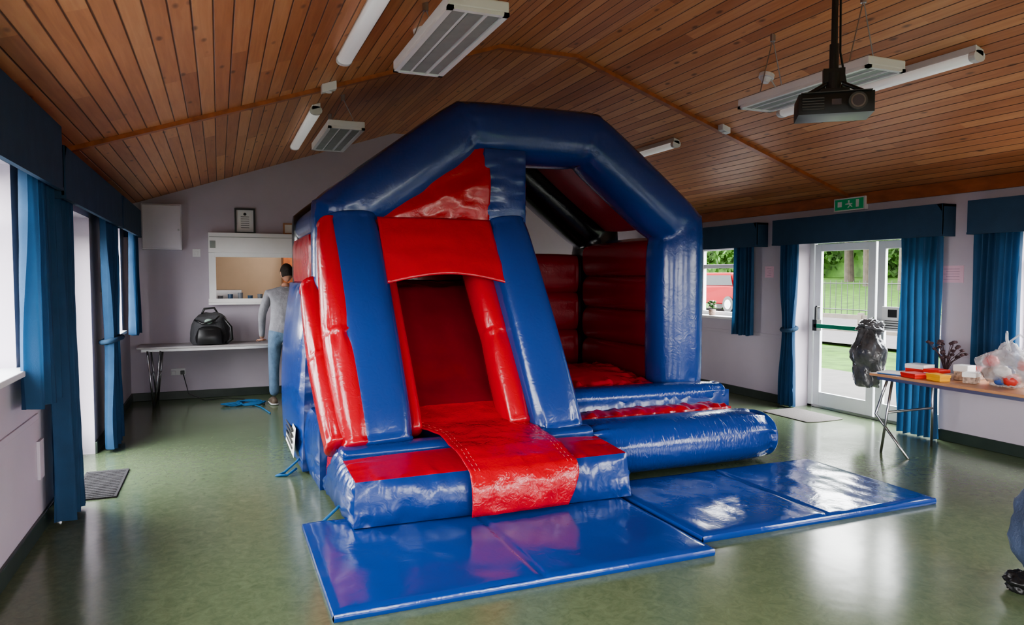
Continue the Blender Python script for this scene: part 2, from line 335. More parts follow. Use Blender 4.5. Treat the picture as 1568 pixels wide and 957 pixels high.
# ------------------------------------------------------------ curtains & pelmets
def curtain(x,y0,y1,z0,z1,side,depth=.045,folds=6,tie=None,narrow=.5,seed=0):
    rnd=random.Random(seed); ph=[rnd.random()*6 for _ in range(4)]
    m=MB()
    def fn(u,v):
        z=z0+(z1-z0)*v; w=1; 
        if tie:
            d=z-tie; w=1-(1-narrow)*math.exp(-(d/.42)**2) if d>0 else 1-(1-narrow)*math.exp(-(d/.6)**2)*1
        yc=(y0+y1)/2; yy=yc+(u-.5)*(y1-y0)*w
        a=2*pi*folds*u+ph[0]+.5*math.sin(3*z+ph[1])
        dx=depth*(math.sin(a)+.3*math.sin(2.3*a+ph[2]+z))*(.65+.35*(1-v))*(.5+.5*w)
        return (x+dx*side,yy+.012*math.sin(a*1+1.4),z+ (.008*math.sin(a*.5) if v==0 else 0))
    m.grid(fn,folds*14,36)
    o=m.build('curtain',CURT,smooth=True)
    if tie:
        t=MB(); w=(y1-y0)*narrow*.55
        P=[(x+math.cos(q/16*2*pi)*(depth+.035),(y0+y1)/2+math.sin(q/16*2*pi)*w,tie+.02*math.cos(q/16*2*pi)) for q in range(17)]
        t.path(P,.025,8); tt=t.build('tieback',PELM,parent=o,smooth=True)
    return o
def pelmet(side,y0,y1,z0,z1,d=.2):
    m=MB(); xw=XR if side<0 else XL; xf=xw+side*d; a,b=sorted((xf,xf-side*.025))
    m.grid(lambda u,v:(xf-side*.004*math.sin(u*40)*(1-v),y0+(y1-y0)*u,z0+(z1-z0)*v),40,4)
    m.box(a,b,y0,y1,z0+.002,z1); lo,hi=sorted((xw,xf-side*.01)); m.box(lo,hi,y0,y0+.025,z0,z1); m.box(lo,hi,y1-.025,y1,z0,z1); m.box(lo,hi,y0,y1,z1-.025,z1)
    m.box(a-.003,b+.003,y0-.003,y1+.003,z0,z0+.02)
    m.build('pelmet',PELM)
pelmet(-1,4.98,7.32,2.06,2.38); pelmet(-1,7.62,9.95,2.06,2.38); pelmet(-1,1.9,4.72,2.06,2.38); pelmet(-1,-3,1.2,2.06,2.38)
pelmet(1,1.8,5.32,2.2,2.60); pelmet(1,5.4,8.35,2.16,2.5); pelmet(1,8.45,10.3,2.16,2.5); pelmet(1,-3,1.2,2.2,2.58)
curtain(6.70,6.95,7.25,.02,2.2,-1,.04,4,tie=1.0,narrow=.62,seed=1)
curtain(6.68,5.02,5.5,.02,2.2,-1,.045,6,seed=2)
curtain(6.68,7.75,8.13,.86,2.2,-1,.04,5,seed=3)
curtain(6.68,4.25,4.68,.80,2.2,-1,.045,6,seed=4)
curtain(-.98,4.75,5.28,.90,2.35,1,.05,5,seed=5)
curtain(-.98,5.45,5.92,.03,2.3,1,.06,5,seed=6)
curtain(-.97,7.6,8.22,.03,2.3,1,.05,6,tie=1.05,narrow=.7,seed=7)
curtain(-.97,9.75,10.25,.95,2.3,1,.045,5,seed=8)
curtain(-.97,1.9,2.4,.9,2.35,1,.05,5,seed=9); curtain(6.68,1.9,2.3,.8,2.2,-1,.045,6,seed=10)
# ------------------------------------------------------------ bouncy castle
castle=empty('bouncy_castle',(2.67,6.2,0))
def cpart(mb,name,mats,smooth=True): return mb.build(name,mats,parent=castle,smooth=smooth)
ARC=lambda y:[(.98,y,.55),(.98,y,2.153),(2.03,y,2.93),(3.24,y,2.93),(4.25,y,2.153),(4.25,y,.55)]
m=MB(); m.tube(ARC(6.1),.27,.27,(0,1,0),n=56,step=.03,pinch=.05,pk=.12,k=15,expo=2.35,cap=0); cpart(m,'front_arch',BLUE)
m=MB(); m.tube(ARC(7.75),.27,.27,(0,1,0),n=48,step=.04,pinch=.05,pk=.05,k=13,expo=2.35,cap=0); cpart(m,'rear_arch',SHADEBLUE)
m=MB()
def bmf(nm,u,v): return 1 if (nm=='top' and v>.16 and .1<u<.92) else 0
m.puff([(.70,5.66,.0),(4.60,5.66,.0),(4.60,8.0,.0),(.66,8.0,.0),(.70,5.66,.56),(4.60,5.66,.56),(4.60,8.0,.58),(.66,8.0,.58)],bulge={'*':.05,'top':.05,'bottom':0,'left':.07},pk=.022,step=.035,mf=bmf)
cpart(m,'bounce_base',[BLUE,SHADERED])
m=MB(); m.tube([(2.75,5.80,.55),(4.54,5.80,.53)],.16,.10,(0,0,1),n=40,step=.025,pk=.3,k=14,cap=.06); cpart(m,'base_lip',WBLUE)
m=MB(); m.puff([(2.9,5.95,.55),(4.0,5.95,.55),(4.0,6.9,.55),(2.9,6.9,.55),(3.0,6.0,.62),(3.85,6.0,.62),(3.9,6.8,.72),(2.95,6.8,.72)],bulge=.05,pk=.04,step=.03); cpart(m,'bed_cushion',RED)
m=MB(); m.tube([(2.72,5.22,.24),(4.56,5.22,.23)],.30,.225,(0,0,1),n=64,step=.02,pinch=.10,pk=.34,k=16,expo=2.3,cap=.07); cpart(m,'front_step',WBLUE)
m=MB(); m.bxp(2.75,4.45,5.44,5.72,.2,.44,bulge=.03,pk=.03,step=.03); cpart(m,'step_red_strip',RED)
m=MB(); m.puff([(.62,6.15,.03),(1.10,6.15,.03),(1.10,7.75,.03),(.60,7.75,.03),(.68,6.15,1.60),(1.10,6.15,1.60),(1.10,7.75,1.60),(.68,7.75,1.60)],bulge={'left':.10,'*':.02},pk=.02,step=.04); cpart(m,'left_side_lower',BLUE)
m=MB(); m.bxp(.72,1.06,6.36,7.75,1.60,2.02,bulge=.03,pk=.012); cpart(m,'left_side_red',RED)
m=MB(); m.tube([(.92,6.3,2.14),(.92,7.75,2.14)],.19,.16,(0,0,1),pk=.05,cap=.02); cpart(m,'left_top_tube',BLUE)
def ribs(nm,p0,p1,z0,z1,nr,mt,th=.13):
    m=MB(); h=(z1-z0)/nr
    for i in range(nr):
        z=z0+h*(i+.5); m.tube([(p0[0],p0[1],z),(p1[0],p1[1],z)],th,h*.53,(0,0,1),n=32,step=.07,pinch=.02,pk=.05,k=6,expo=3.6,cap=.02)
    cpart(m,nm,mt)
ribs('right_side_wall',(4.14,6.2),(4.14,7.9),.58,2.03,4,SHADERED)
ribs('back_wall',(1.0,7.78),(3.98,7.78),.58,1.92,3,SHADERED)
m=MB(); m.bxp(4.23,4.47,6.2,7.9,.58,2.05,bulge=.04); cpart(m,'right_side_outer',BLUE)
m=MB()
for a,b in (((.98,2.25),(2.047,3.0)),((4.25,2.22),(3.24,3.0)),((2.047,3.0),(3.24,3.0))):
    m.grid(lambda u,v:(a[0]+(b[0]-a[0])*u,6.2+1.5*v,a[1]+(b[1]-a[1])*u-.05*math.sin(pi*v)-.02*math.sin(pi*u)),16,16)
cpart(m,'roof_sheet',LITRED)
# slide base
m=MB()
def smf(nm,u,v): return 1 if (nm=='top' and v<.62) else 0
m.puff([(.76,4.52,.06),(2.76,4.46,.06),(2.72,5.7,.02),(.72,5.7,.02),(.78,4.54,.35),(2.74,4.50,.37),(2.72,5.22,.43),(.76,5.22,.42)],bulge={'front':.055,'left':.05,'right':.05,'top':.02,'*':0},pk=.018,step=.025,mf=smf)
cpart(m,'slide_base',[BLUE,RED])
m=MB(); m.tube([(.80,5.10,.415),(2.72,5.10,.425)],.12,.045,(0,0,1),n=20,pk=.1,cap=.04); cpart(m,'slide_base_strip',BLUE)
m=MB(); m.puff([(.76,5.2,.02),(1.22,5.2,.4),(1.22,6.4,.4),(.72,6.4,.02),(.90,5.88,1.9),(1.22,5.88,1.9),(1.22,6.2,1.9),(.90,6.2,1.9)],bulge={'left':.02,'*':0}); cpart(m,'slide_side_left',RED)
m=MB(); m.puff([(2.3,5.2,.4),(2.68,5.2,.4),(2.68,6.3,.4),(2.3,6.3,.4),(2.25,5.88,1.95),(2.52,5.88,1.95),(2.54,6.2,1.95),(2.25,6.2,1.95)],bulge={'right':.04,'*':0}); cpart(m,'slide_side_right',BLUE)
m=MB(); m.tube([(.79,5.28,.42),(.75,5.72,1.0),(.73,6.15,1.56)],.16,[.11,.13,.12],(1,0,0),n=48,step=.02,pins=[0,1,2],pinch=.03,pk=.25,k=12,cap=.05); cpart(m,'side_tube_outer',RED)
m=MB(); m.tube([(.90,5.22,.42),(.845,5.58,1.2),(.82,5.98,2.06)],.19,[.12,.13,.09],(1,0,0),n=48,step=.02,pins=[0,1,2],pinch=.03,pk=.25,k=12,cap=.04); cpart(m,'side_tube_inner',RED)
m=MB(); m.tube([(1.10,5.24,.42),(1.06,5.58,1.2),(1.005,5.98,2.10)],.20,[.235,.23,.225],(1,0,0),n=56,step=.025,pins=[0,2],pinch=.04,pk=.18,k=14,expo=3,cap=.05); cpart(m,'slide_rail_left',BLUE)
m=MB(); m.tube([(2.52,5.24,.40),(2.44,5.58,1.2),(2.34,5.98,2.10)],.20,[.225,.215,.20],(1,0,0),n=56,step=.025,pins=[0,2],pinch=.04,pk=.18,k=14,expo=3,cap=.05); cpart(m,'slide_rail_right',BLUE)
m=MB(); m.tube([(2.22,5.36,.46),(2.18,5.72,1.15),(2.10,6.1,1.9)],.17,.13,(1,0,0),n=40,step=.025,pins=[0,1,2],pinch=.03,pk=.2,k=10,cap=.05)
m.tube([(1.37,5.40,.46),(1.33,5.76,1.15),(1.28,6.14,1.9)],.15,.08,(1,0,0),n=32,step=.03,pins=[0,2],pk=.08,k=7,cap=.05); cpart(m,'slide_inner_bolsters',RED)
prof=[(6.6,1.62),(6.38,1.55),(6.18,1.30),(5.98,1.02),(5.79,.78),(5.58,.60),(5.34,.50),(5.05,.46),(4.75,.435),(4.56,.40),(4.455,.36),(4.42,.28),(4.41,.2),(4.42,.08)]
cum=[0]
for i in range(1,len(prof)): cum.append(cum[-1]+math.dist(prof[i],prof[i-1]))
def profat(t):
    s=t*cum[-1]; i=min(len(prof)-2,max(0,bisect.bisect(cum,s)-1)); f=(s-cum[i])/(cum[i+1]-cum[i]); 
    return prof[i][0]+(prof[i+1][0]-prof[i][0])*f, prof[i][1]+(prof[i+1][1]-prof[i][1])*f
def slfn(u,v):
    y,z=profat(v); w=max(0,min(1,(5.5-y)/.35)); a=1.26+(1.51-1.26)*w; b=2.30+(2.31-2.30)*w
    if v>.93: b-= (v-.93)*1.3
    x=a+(b-a)*u
    nz=.016*noise.noise(Vector((x*4,y*4,z*4)))+.008*noise.noise(Vector((x*13,y*11,z*11)))
    hang=1 if y<4.52 else 0
    return (x,y-nz*hang*1.5-(.015*hang),z+nz*(1-hang)+.02*w*(1-hang)*math.sin(pi*u))
m=MB(); m.grid(slfn,44,110,mf=lambda u,v:1 if v>.5 else 0); o=cpart(m,'slide_surface',[SHADERED,WRED]); md=o.modifiers.new('s','SOLIDIFY'); md.thickness=.01  # upper half darker red: shade under the hood put into the colour
SEAM=mat('seam_stitch',(.62,.16,.14),.5,var=.2)
m=MB()
for u in (.05,.09,.91,.95):
    P=[Vector(slfn(u,.45+.55*q/60))+Vector((0,-.004,.008)) for q in range(0,56)]
    for q in range(0,55,2): m.cyl(P[q],P[q+1],.0025,5)
cpart(m,'seams',SEAM)
def hood(u,v):
    z=2.14+(1.60+.075*math.sin(pi*u)-2.14)*v
    y=5.25+.44*(z-.4)-.17-.05*math.sin(pi*u)-.012*noise.noise(Vector((u*6,v*5,1)))
    xa=1.20+.03*v; xb=2.17+.07*v
    return (xa+(xb-xa)*u, y, z)
m=MB(); m.grid(hood,40,24); o=cpart(m,'hood_panel',RED); md=o.modifiers.new('s','SOLIDIFY'); md.thickness=.012
def gab(u,v):
    x=1.12+1.06*u; top=2.16+.75*u+.05; z=2.06+(top-2.06)*v
    fold=max(0,1-abs((z-2.06)-(x-1.12)*.42)/.12)
    y=5.86+.07*v-.05*math.sin(pi*v)*u-.03*fold*u+.02*noise.noise(Vector((x*5,z*7,0)))+.010*math.sin(18*(z-.5*x))*u*(1-.5*v)
    return (x,y,z)
m=MB(); m.grid(gab,44,36); o=cpart(m,'gable_panel',RED); md=o.modifiers.new('s','SOLIDIFY'); md.thickness=.012
m=MB(); m.bxp(2.14,2.52,5.86,6.18,2.06,2.76,bulge={'*':.03},pk=.016,step=.025,mf=lambda n,u,v:1 if n=='right' else 0); cpart(m,'gable_post',[BLUE,SHADERED])
m=MB(); m.bxp(1.2,2.5,6.45,7.2,.58,1.55,bulge=.03); m.bxp(1.15,2.55,6.75,6.85,1.5,2.6,bulge=.01); cpart(m,'platform_and_shade_sheet',SHADERED)  # platform, plus a thin dark sheet added behind it as painted shade
m=MB(); m.bxp(2.48,2.64,6.25,7.65,.58,1.95,bulge=.03); cpart(m,'divider_wall',SHADERED)
m=MB(); m.grid(lambda u,v:(.555+.02*v,6.95-.75*u,.14+.25*v),4,4)
for k in range(4): m.box(.548,.552+.004*k,6.3,6.85,.19+k*.05,.205+k*.05,1)
cpart(m,'safety_label',[PAPER,INK])
ROPE=mat('blue_rope',(.02,.15,.36),.7,bump=.3,bscale=150)
m=MB()
for (x,y) in ((.68,4.85),(.58,6.3)):
    m.path([(x+.05,y,.12),(x-.03,y-.02,.06),(x-.10,y-.05,.012),(x-.16,y-.12,.012),(x-.08,y-.14,.012),(x,y-.06,.04)],.010,8)
cpart(m,'tether_straps',ROPE)
# ------------------------------------------------------------ crash mats
def crash_mat(x0,x1,y0,y1,h=.052):
    m=MB(); nx,ny=90,54
    def top(u,v):
        x=x0+(x1-x0)*u; y=y0+(y1-y0)*v; c=(u-.5); L=(x1-x0)
        z=h-.012*math.exp(-(c*L/.012)**2)+.004*noise.noise(Vector((x*3,y*3,0)))+.003*noise.noise(Vector((x*9,y*4,3)))
        e=min(u*(x1-x0),(1-u)*(x1-x0),v*(y1-y0),(1-v)*(y1-y0)); z-=.012*math.exp(-e/.012)
        return (x,y,z)
    m.grid(top,nx,ny)
    zt=h-.012
    m.grid(lambda u,v:(x0+(x1-x0)*u,y0-.006*math.sin(pi*v),zt*v),30,4); m.grid(lambda u,v:(x1-(x1-x0)*u,y1+.006*math.sin(pi*v),zt*v),30,4)
    m.grid(lambda u,v:(x0-.006*math.sin(pi*v),y1-(y1-y0)*u,zt*v),30,4); m.grid(lambda u,v:(x1+.006*math.sin(pi*v),y0+(y1-y0)*u,zt*v),30,4)
    m.add([(x0,y0,0),(x1,y0,0),(x1,y1,0),(x0,y1,0)],[(0,3,2,1)])
    m.build('crash_mat',MATBLUE,smooth=True)
crash_mat(.48,2.70,3.43,4.80); crash_mat(2.76,4.82,3.62,4.86)
# ------------------------------------------------------------ ceiling fixtures
def heater(x,y0,y1,z=3.0,w=.33):
    e=empty('radiant_ceiling_heater',(x,(y0+y1)/2,z))
    m=MB(); m.box(x-w/2,x+w/2,y0,y1,z+.012,z+.07); m.build('casing',WHITE,parent=e,bevel=.008)
    m=MB(); 
    for a,b,c,d in ((x-w/2,x-w/2+.03,y0,y1),(x+w/2-.03,x+w/2,y0,y1),(x-w/2,x+w/2,y0,y0+.03),(x-w/2,x+w/2,y1-.03,y1)): m.box(a,b,c,d,z-.006,z+.013)
    for k in (1,2): xc=x-w/2+w*k/3; m.box(xc-.005,xc+.005,y0+.03,y1-.03,z-.003,z+.012)
    m.build('bezel',WHITE,parent=e)
    m=MB(); 
    for k in range(3):
        a=x-w/2+.03+(w-.06)*k/3; m.box(a+.006,a+(w-.06)/3-.006,y0+.035,y1-.035,z+.003,z+.012)
    m.build('heating_panels',GREYM,parent=e)
    m=MB()
    for yy in (y0+.2,y1-.2):
        zc=ceil_z(x)
        for xx in (x-.12,x+.12): m.cyl((xx,yy,z+.07),(x,yy,zc-.03),.004,6)
        m.cyl((x,yy,zc-.05),(x,yy,zc+.01),.02)
    m.build('hanging_wires',METAL,parent=e)
heater(1.25,3.50,4.72); heater(1.10,6.65,7.9); heater(4.03,3.45,4.70)
def tube_light(x,y0,y1):
    s=SL if x<RX0 else -SL; z=ceil_z(x); e=empty('fluorescent_batten_light',(x,(y0+y1)/2,z-.05))
    def P(dx,y,dz): return (x+dx,y,z+dx*s+dz)
    m=MB()
    m.add([P(-.04,y0,-.05),P(.04,y0,-.05),P(.04,y1,-.05),P(-.04,y1,-.05),P(-.04,y0,0),P(.04,y0,0),P(.04,y1,0),P(-.04,y1,0)],[(0,3,2,1),(4,5,6,7),(0,1,5,4),(1,2,6,5),(2,3,7,6),(3,0,4,7)])
    m.build('batten_body',WHITE,parent=e,bevel=.004)
    m=MB(); m.tube([P(0,y0+.04,-.062),P(0,y1-.04,-.062)],.052,.035,(0,0,1),n=20,step=5,pinch=0,pk=0,cap=0); m.build('diffuser',TUBE,parent=e,smooth=True)
    m=MB(); m.tube([P(0,y0,-.06),P(0,y0+.045,-.06)],.056,.04,(0,0,1),n=16,step=5,pinch=0,pk=0,cap=0); m.tube([P(0,y1-.045,-.06),P(0,y1,-.06)],.056,.04,(0,0,1),n=16,step=5,pinch=0,pk=0,cap=0); m.build('end_caps',WHITE,parent=e)
tube_light(.86,3.4,5.3); tube_light(.87,6.95,9.0); tube_light(4.9,3.45,5.35); tube_light(4.9,7.0,9.0)
def ceil_box(name,x,y,w=.1,l=.1,h=.05,round_=False):
    z=ceil_z(x); s=SL if x<RX0 else -SL; m=MB()
    if round_:
        m.cyl((x,y,z),(x+s*.03,y,z-.035),.065,24); m.cyl((x+s*.03,y,z-.035),(x+s*.06,y,z-.075),.05,24,r1=.03)
        m.path([(x+.01,y-.02,z-.03),(x+.02,y-.08,z-.12),(x-.02,y-.15,z-.16)],.008,6)
    else:
        m.add([(x-w/2,y-l/2,z-h-w/2*s),(x+w/2,y-l/2,z-h+w/2*s),(x+w/2,y+l/2,z-h+w/2*s),(x-w/2,y+l/2,z-h-w/2*s),(x-w/2,y-l/2,z-w/2*s),(x+w/2,y-l/2,z+w/2*s),(x+w/2,y+l/2,z+w/2*s),(x-w/2,y+l/2,z-w/2*s)],[(0,3,2,1),(4,5,6,7),(0,1,5,4),(1,2,6,5),(2,3,7,6),(3,0,4,7)])
        m.cyl((x,y,z-h),(x,y,z-h-.012),.025,16)
    m.build(name,WHITE,bevel=.004,smooth=False)
ceil_box('motion_sensor',.88,6.2,.12,.08,.07); ceil_box('motion_sensor',4.93,6.2,.1,.08,.06)
ceil_box('heater_junction_box',1.38,5.1,round_=True); ceil_box('heater_junction_box',4.42,5.0,round_=True)
# projector
px,py,pz=2.59,2.5,2.42; e=empty('ceiling_projector',(px,py,pz)); ang=math.radians(-38)
def rot(p): 
    x,y,z=p; return (px+x*math.cos(ang)-y*math.sin(ang),py+x*math.sin(ang)+y*math.cos(ang),pz+z)
def xf(mb): mb.v=[rot(v) for v in mb.v]; return mb
m=MB(); m.bxp(-.155,.155,-.09,.10,-.045,.045,bulge=.006,pk=0,step=.02); xf(m).build('body',BLACK,parent=e,smooth=True)
SIL=mat('silver_ring',(.25,.25,.26),.3,metal=1,var=.1)
m=MB(); m.cyl((.085,-.09,.0),(.085,-.115,.0),.038,24,m=2); m.cyl((.085,-.112,0),(.085,-.118,0),.030,24,m=3); m.cyl((.085,-.118,0),(.085,-.121,0),.024,24,m=1)
for k in range(5): m.box(-.14,-.05,-.101,-.097,-.028+k*.012,-.023+k*.012,2)
m.box(-.02,.02,-.101,-.097,-.01,.015,1); m.box(-.145,.145,-.10,.10,.046,.050,2)
xf(m).build('lens_and_grille',[BLACK,mat('lens_glass',(.05,.05,.07),.05,coat=1,var=.1),mat('charcoal_trim',(.06,.06,.06),.4,var=.1),SIL],parent=e)
m=MB(); m.box(-.06,.06,-.05,.05,.06,.075)
for a,b in ((-.12,-.07),(.12,-.07),(-.12,.07),(.12,.07)): m.cyl((a,b,.045),(a*.3,b*.3,.1),.009)
m.cyl((0,0,.07),(0,0,.15),.032,16); m.box(-.045,.045,-.02,.02,.11,.17); m.cyl((0,0,.15),(0,0,.28),.020,16); m.cyl((0,0,.2),(0,0,RZ-pz),.014,16); m.cyl((0,0,RZ-pz-.02),(0,0,RZ-pz),.07,20)
m.path([(.02,.05,.05),(.06,.06,.12),(.03,.03,.25),(.022,.0,.5),(.022,0,1.3)],.005,6)
xf(m).build('ceiling_mount',BLACK,parent=e)
# exit sign
m=MB(); m.box(6.74,6.79,6.02,6.46,2.42,2.57); m.box(6.735,6.74,6.04,6.44,2.435,2.555,1)
m.box(6.733,6.735,6.34,6.40,2.47,2.53,2); m.box(6.733,6.735,6.10,6.14,2.455,2.54,2); m.box(6.733,6.735,6.19,6.29,2.49,2.505,2)
m.cyl((6.733,6.24,2.53),(6.735,6.24,2.53),.012,m=2)
for a,b in (((6.733,6.24,2.52),(6.733,6.22,2.485)),((6.733,6.22,2.485),(6.733,6.25,2.455)),((6.733,6.22,2.485),(6.733,6.19,2.46)),((6.733,6.235,2.51),(6.733,6.27,2.50))): m.cyl(a,b,.006,6,m=2)
m.build('fire_exit_sign',[WHITE,mat('sign_green',(.004,.15,.055),.4,emis=((.02,.5,.2),.1),var=.05),PAPER])
def notice(x0,x1,y0,y1,z0,z1,mt,axis):
    m=MB(); m.box(x0,x1,y0,y1,z0,z1)
    for k in range(5):
        z=z1-(z1-z0)*(.2+.15*k)
        m.box(x0-.001,x0,y0+.04,y1-.04-(.03*(k%2)),z-.002,z+.002,1)
    m.build('wall_notice',[mt,mat('print_grey',(.4,.25,.32),.7,var=.1)])
notice(XR-.006,XR,4.88,5.13,1.60,1.77,PINKP,'x'); notice(XR-.006,XR,7.50,7.66,1.65,1.80,PINKP,'x')
# ------------------------------------------------------------ back wall things
m=MB(); m.box(-.92,-.44,YB-.16,YB,2.02,2.62); m.box(-.91,-.45,YB-.175,YB-.16,2.035,2.605); m.cyl((-.48,YB-.18,2.28),(-.48,YB-.19,2.28),.012,m=1); m.build('wall_cabinet',[mat('cabinet_grey_white',(.66,.62,.67),.4,var=.03),METAL],bevel=.005)
m=MB(); 
for a in ((.22,.49,2.26,2.285),(.22,.49,2.585,2.61),(.22,.245,2.285,2.585),(.465,.49,2.285,2.585)): m.box(a[0],a[1],YB-.03,YB,a[2],a[3])
m.box(.245,.465,YB-.012,YB,2.285,2.585,1); m.box(.27,.44,YB-.014,YB-.012,2.31,2.56,2)
for k in range(6): m.box(.30,.41,YB-.016,YB-.014,2.34+k*.03,2.346+k*.03,3)
m.ell((.355,YB-.015,2.53),(.02,.003,.02),10,8,m=3); m.build('framed_certificate',[BLACK,WHITE,PAPER,INK])
m=MB(); 
for a in ((.86,1.14,2.26,2.28),(.86,1.14,2.40,2.42),(.86,.88,2.28,2.40),(1.12,1.14,2.28,2.40)): m.box(a[0],a[1],YB-.03,YB,a[2],a[3])
m.box(.88,1.12,YB-.01,YB,2.28,2.40,1); m.build('framed_certificate',[TABLEW,PAPER])
SHW=mat('shutter_white',(.88,.88,.88),.3,var=.02)
m=MB(); m.box(-.12,1.42,YB-.14,YB,1.99,2.26); m.box(-.13,1.43,YB-.06,YB,1.30,1.36); m.box(-.13,1.43,YB-.16,YB+.15,1.28,1.31); m.box(-.12,-.03,YB-.05,YB,1.31,1.99); m.box(1.33,1.42,YB-.05,YB,1.31,1.99)
m.box(-.05,1.35,YB-.1,YB-.08,1.93,2.0); m.box(-.1,-.03,YB-.145,YB-.14,2.05,2.15,1)
m.box(-.11,1.41,YB-.144,YB-.14,2.20,2.206,1)
m.build('serving_hatch_shutter',[SHW,GREYM],bevel=.004)
CREAM=mat('kitchen_cream',(.58,.44,.32),.6,var=.04)
m=MB(); m.box(XL,3.2,12.9,13.0,0,2.6); m.build('wall_kitchen',CREAM)
m=MB(); m.box(XL-.1,XL,YB+.15,13,0,2.6); m.box(3.2,3.3,YB+.15,13,0,2.6); m.build('wall_kitchen_side',CREAM)
m=MB(); m.box(XL-.1,3.3,YB+.2,13,-.1,0); m.build('floor_kitchen',FLOOR)
m=MB(); m.box(XL-.1,3.3,YB+.15,13,2.6,2.7); m.build('ceiling_kitchen',WHITE)
m=MB(); m.box(1.0,1.9,12.5,12.89,1.3,2.3); m.box(1.01,1.44,12.48,12.5,1.31,2.29); m.box(1.46,1.89,12.48,12.5,1.31,2.29); m.build('kitchen_wall_cupboard',TRIM,bevel=.004)
m=MB(); m.box(-.9,2.4,12.3,12.89,0,.88); m.box(-.92,2.42,12.27,12.89,.88,.92,1); m.box(-.1,.35,12.6,12.85,.93,1.45,2); m.build('kitchen_worktop_unit',[CREAM,TABLEG,METAL],bevel=.004)
m=MB()
for k in range(7): m.cyl((.02+k*.13,10.78,1.312),(.02+k*.13,10.78,1.40+.02*(k%3)),.03,12,r1=.036,m=k%2)
m.build('row_of_mugs',[mat('mug_grey',(.2,.22,.25),.3,var=.1),mat('mug_blue',(.05,.10,.18),.3,var=.1)])
m=MB(); m.box(.7,1.3,11.6,12.0,2.55,2.6); m.build('added_kitchen_light',mat('added_glow_panel',(.9,.9,.9),.4,emis=((1,.93,.82),22),var=.01))  # unseen glowing panel, added to brighten the kitchen
m=MB(); m.box(-.32,-.22,YB-.02,YB,1.93,2.04); m.box(-.29,-.25,YB-.028,YB-.02,1.96,2.01); m.build('light_switch',WHITE,bevel=.003)
m=MB(); m.box(-.62,-.44,YB-.02,YB,.33,.42); m.box(-.5,-.45,YB-.06,YB-.02,.34,.39,1); m.box(-.61,-.56,YB-.06,YB-.02,.34,.39); m.build('wall_socket',[WHITE,BLACK],bevel=.003)
m=MB(); m.box(XL,XL+.02,5.36,5.48,.35,.60); m.build('wall_socket',WALL,bevel=.003)
m=MB(); m.box(-1.3,-1.26,7.72,7.82,1.35,1.6) ; m.box(XL,XL+.03,8.28,8.42,1.5,1.72); m.build('alarm_call_point',WHITE,bevel=.004)
# ------------------------------------------------------------ tables
def ftable(name,x0,x1,y0,y1,h,mt,legs):
    e=empty(name,((x0+x1)/2,(y0+y1)/2,0)); m=MB(); m.box(x0,x1,y0,y1,h-.025,h); m.build('table_top',mt,parent=e,bevel=.006)
    m=MB(); m.box(x0+.05,x1-.05,y0+.05,y1-.05,h-.06,h-.025); m.build('apron',METAL,parent=e)
    m=MB()
    for P in legs: m.path(P,.012,8)
    m.build('trestle_legs',METAL,parent=e,smooth=True)
def tl(x,y,h,dx,dy,axis):
    if axis=='y': return [[(x-dx,y,h),(x-dx*1.25,y+dy,.0)],[(x+dx,y,h),(x+dx*1.25,y+dy,.0)],[(x-dx*1.1,y+dy*.4,h*.55),(x+dx*1.1,y+dy*.4,h*.55)]]
    return [[(x,y-dx,h),(x+dy,y-dx*1.15,.0)],[(x,y+dx,h),(x+dy,y+dx*1.15,.0)],[(x+dy*.4,y-dx*1.06,h*.55),(x+dy*.4,y+dx*1.06,h*.55)]]
ftable('folding_table',-.97,1.25,10.06,10.64,.77,TABLEG,tl(-.85,10.35,.72,.24,.06,'x')+tl(-.70,10.35,.72,.24,-.08,'x')+tl(1.1,10.35,.72,.24,.06,'x'))
ftable('folding_table',5.76,6.44,3.1,5.05,.74,TABLEW,tl(6.10,4.85,.70,.27,.05,'y')+tl(6.10,3.3,.70,.27,-.05,'y')+[[(5.83,4.9,.70),(5.80,5.0,.35),(5.78,4.62,0)]])
bp=empty('backpack',(-.12,10.3,.77))
m=MB(); m.puff([(-.33,10.20,.775),(.10,10.20,.775),(.10,10.44,.775),(-.33,10.44,.775),(-.28,10.22,1.13),(.04,10.22,1.16),(.04,10.40,1.16),(-.28,10.40,1.13)],bulge={'*':.045,'bottom':0},pk=.02,step=.03); m.build('bag_body',DKGREY,parent=bp,smooth=True)
m=MB(); m.puff([(-.27,10.13,.78),(.03,10.13,.78),(.03,10.2,.78),(-.27,10.2,.78),(-.25,10.15,.97),(.01,10.15,.97),(.01,10.2,1.0),(-.25,10.2,1.0)],bulge={'*':.03,'bottom':0},pk=.01); m.build('front_pocket',BLACK,parent=bp,smooth=True)
m=MB(); m.path([(-.22,10.3,1.16),(-.18,10.3,1.24),(-.06,10.3,1.25),(-.02,10.3,1.18)],.012); m.path([(.05,10.2,1.12),(.14,10.15,1.0),(.15,10.15,.84),(.08,10.2,.79)],.018); m.path([(-.3,10.2,1.1),(-.2,10.12,1.05),(-.05,10.12,1.1),(.0,10.17,1.15)],.012); m.build('straps',BLACK,parent=bp,smooth=True)
m=MB(); m.ell((-.13,10.14,1.08),(.05,.02,.035)); m.build('logo_patch',mat('patch_green',(.25,.35,.3),.6,var=.1),parent=bp,smooth=True)
m=MB(); P=[]
for q in range(90):
    a=q*.42; r=.16+.05*math.sin(q*.9); P.append((.22+r*1.2*math.cos(a)+.002*q,9.9+r*.8*math.sin(a),.012+.006*(q%5)))
m.path(P,.009,6); m.path([(.38,9.8,.01),(.46,9.6,.01),(.5,9.4,.01),(.55,9.1,.01)],.009,6); m.build('rope_coil',ROPE,smooth=True)
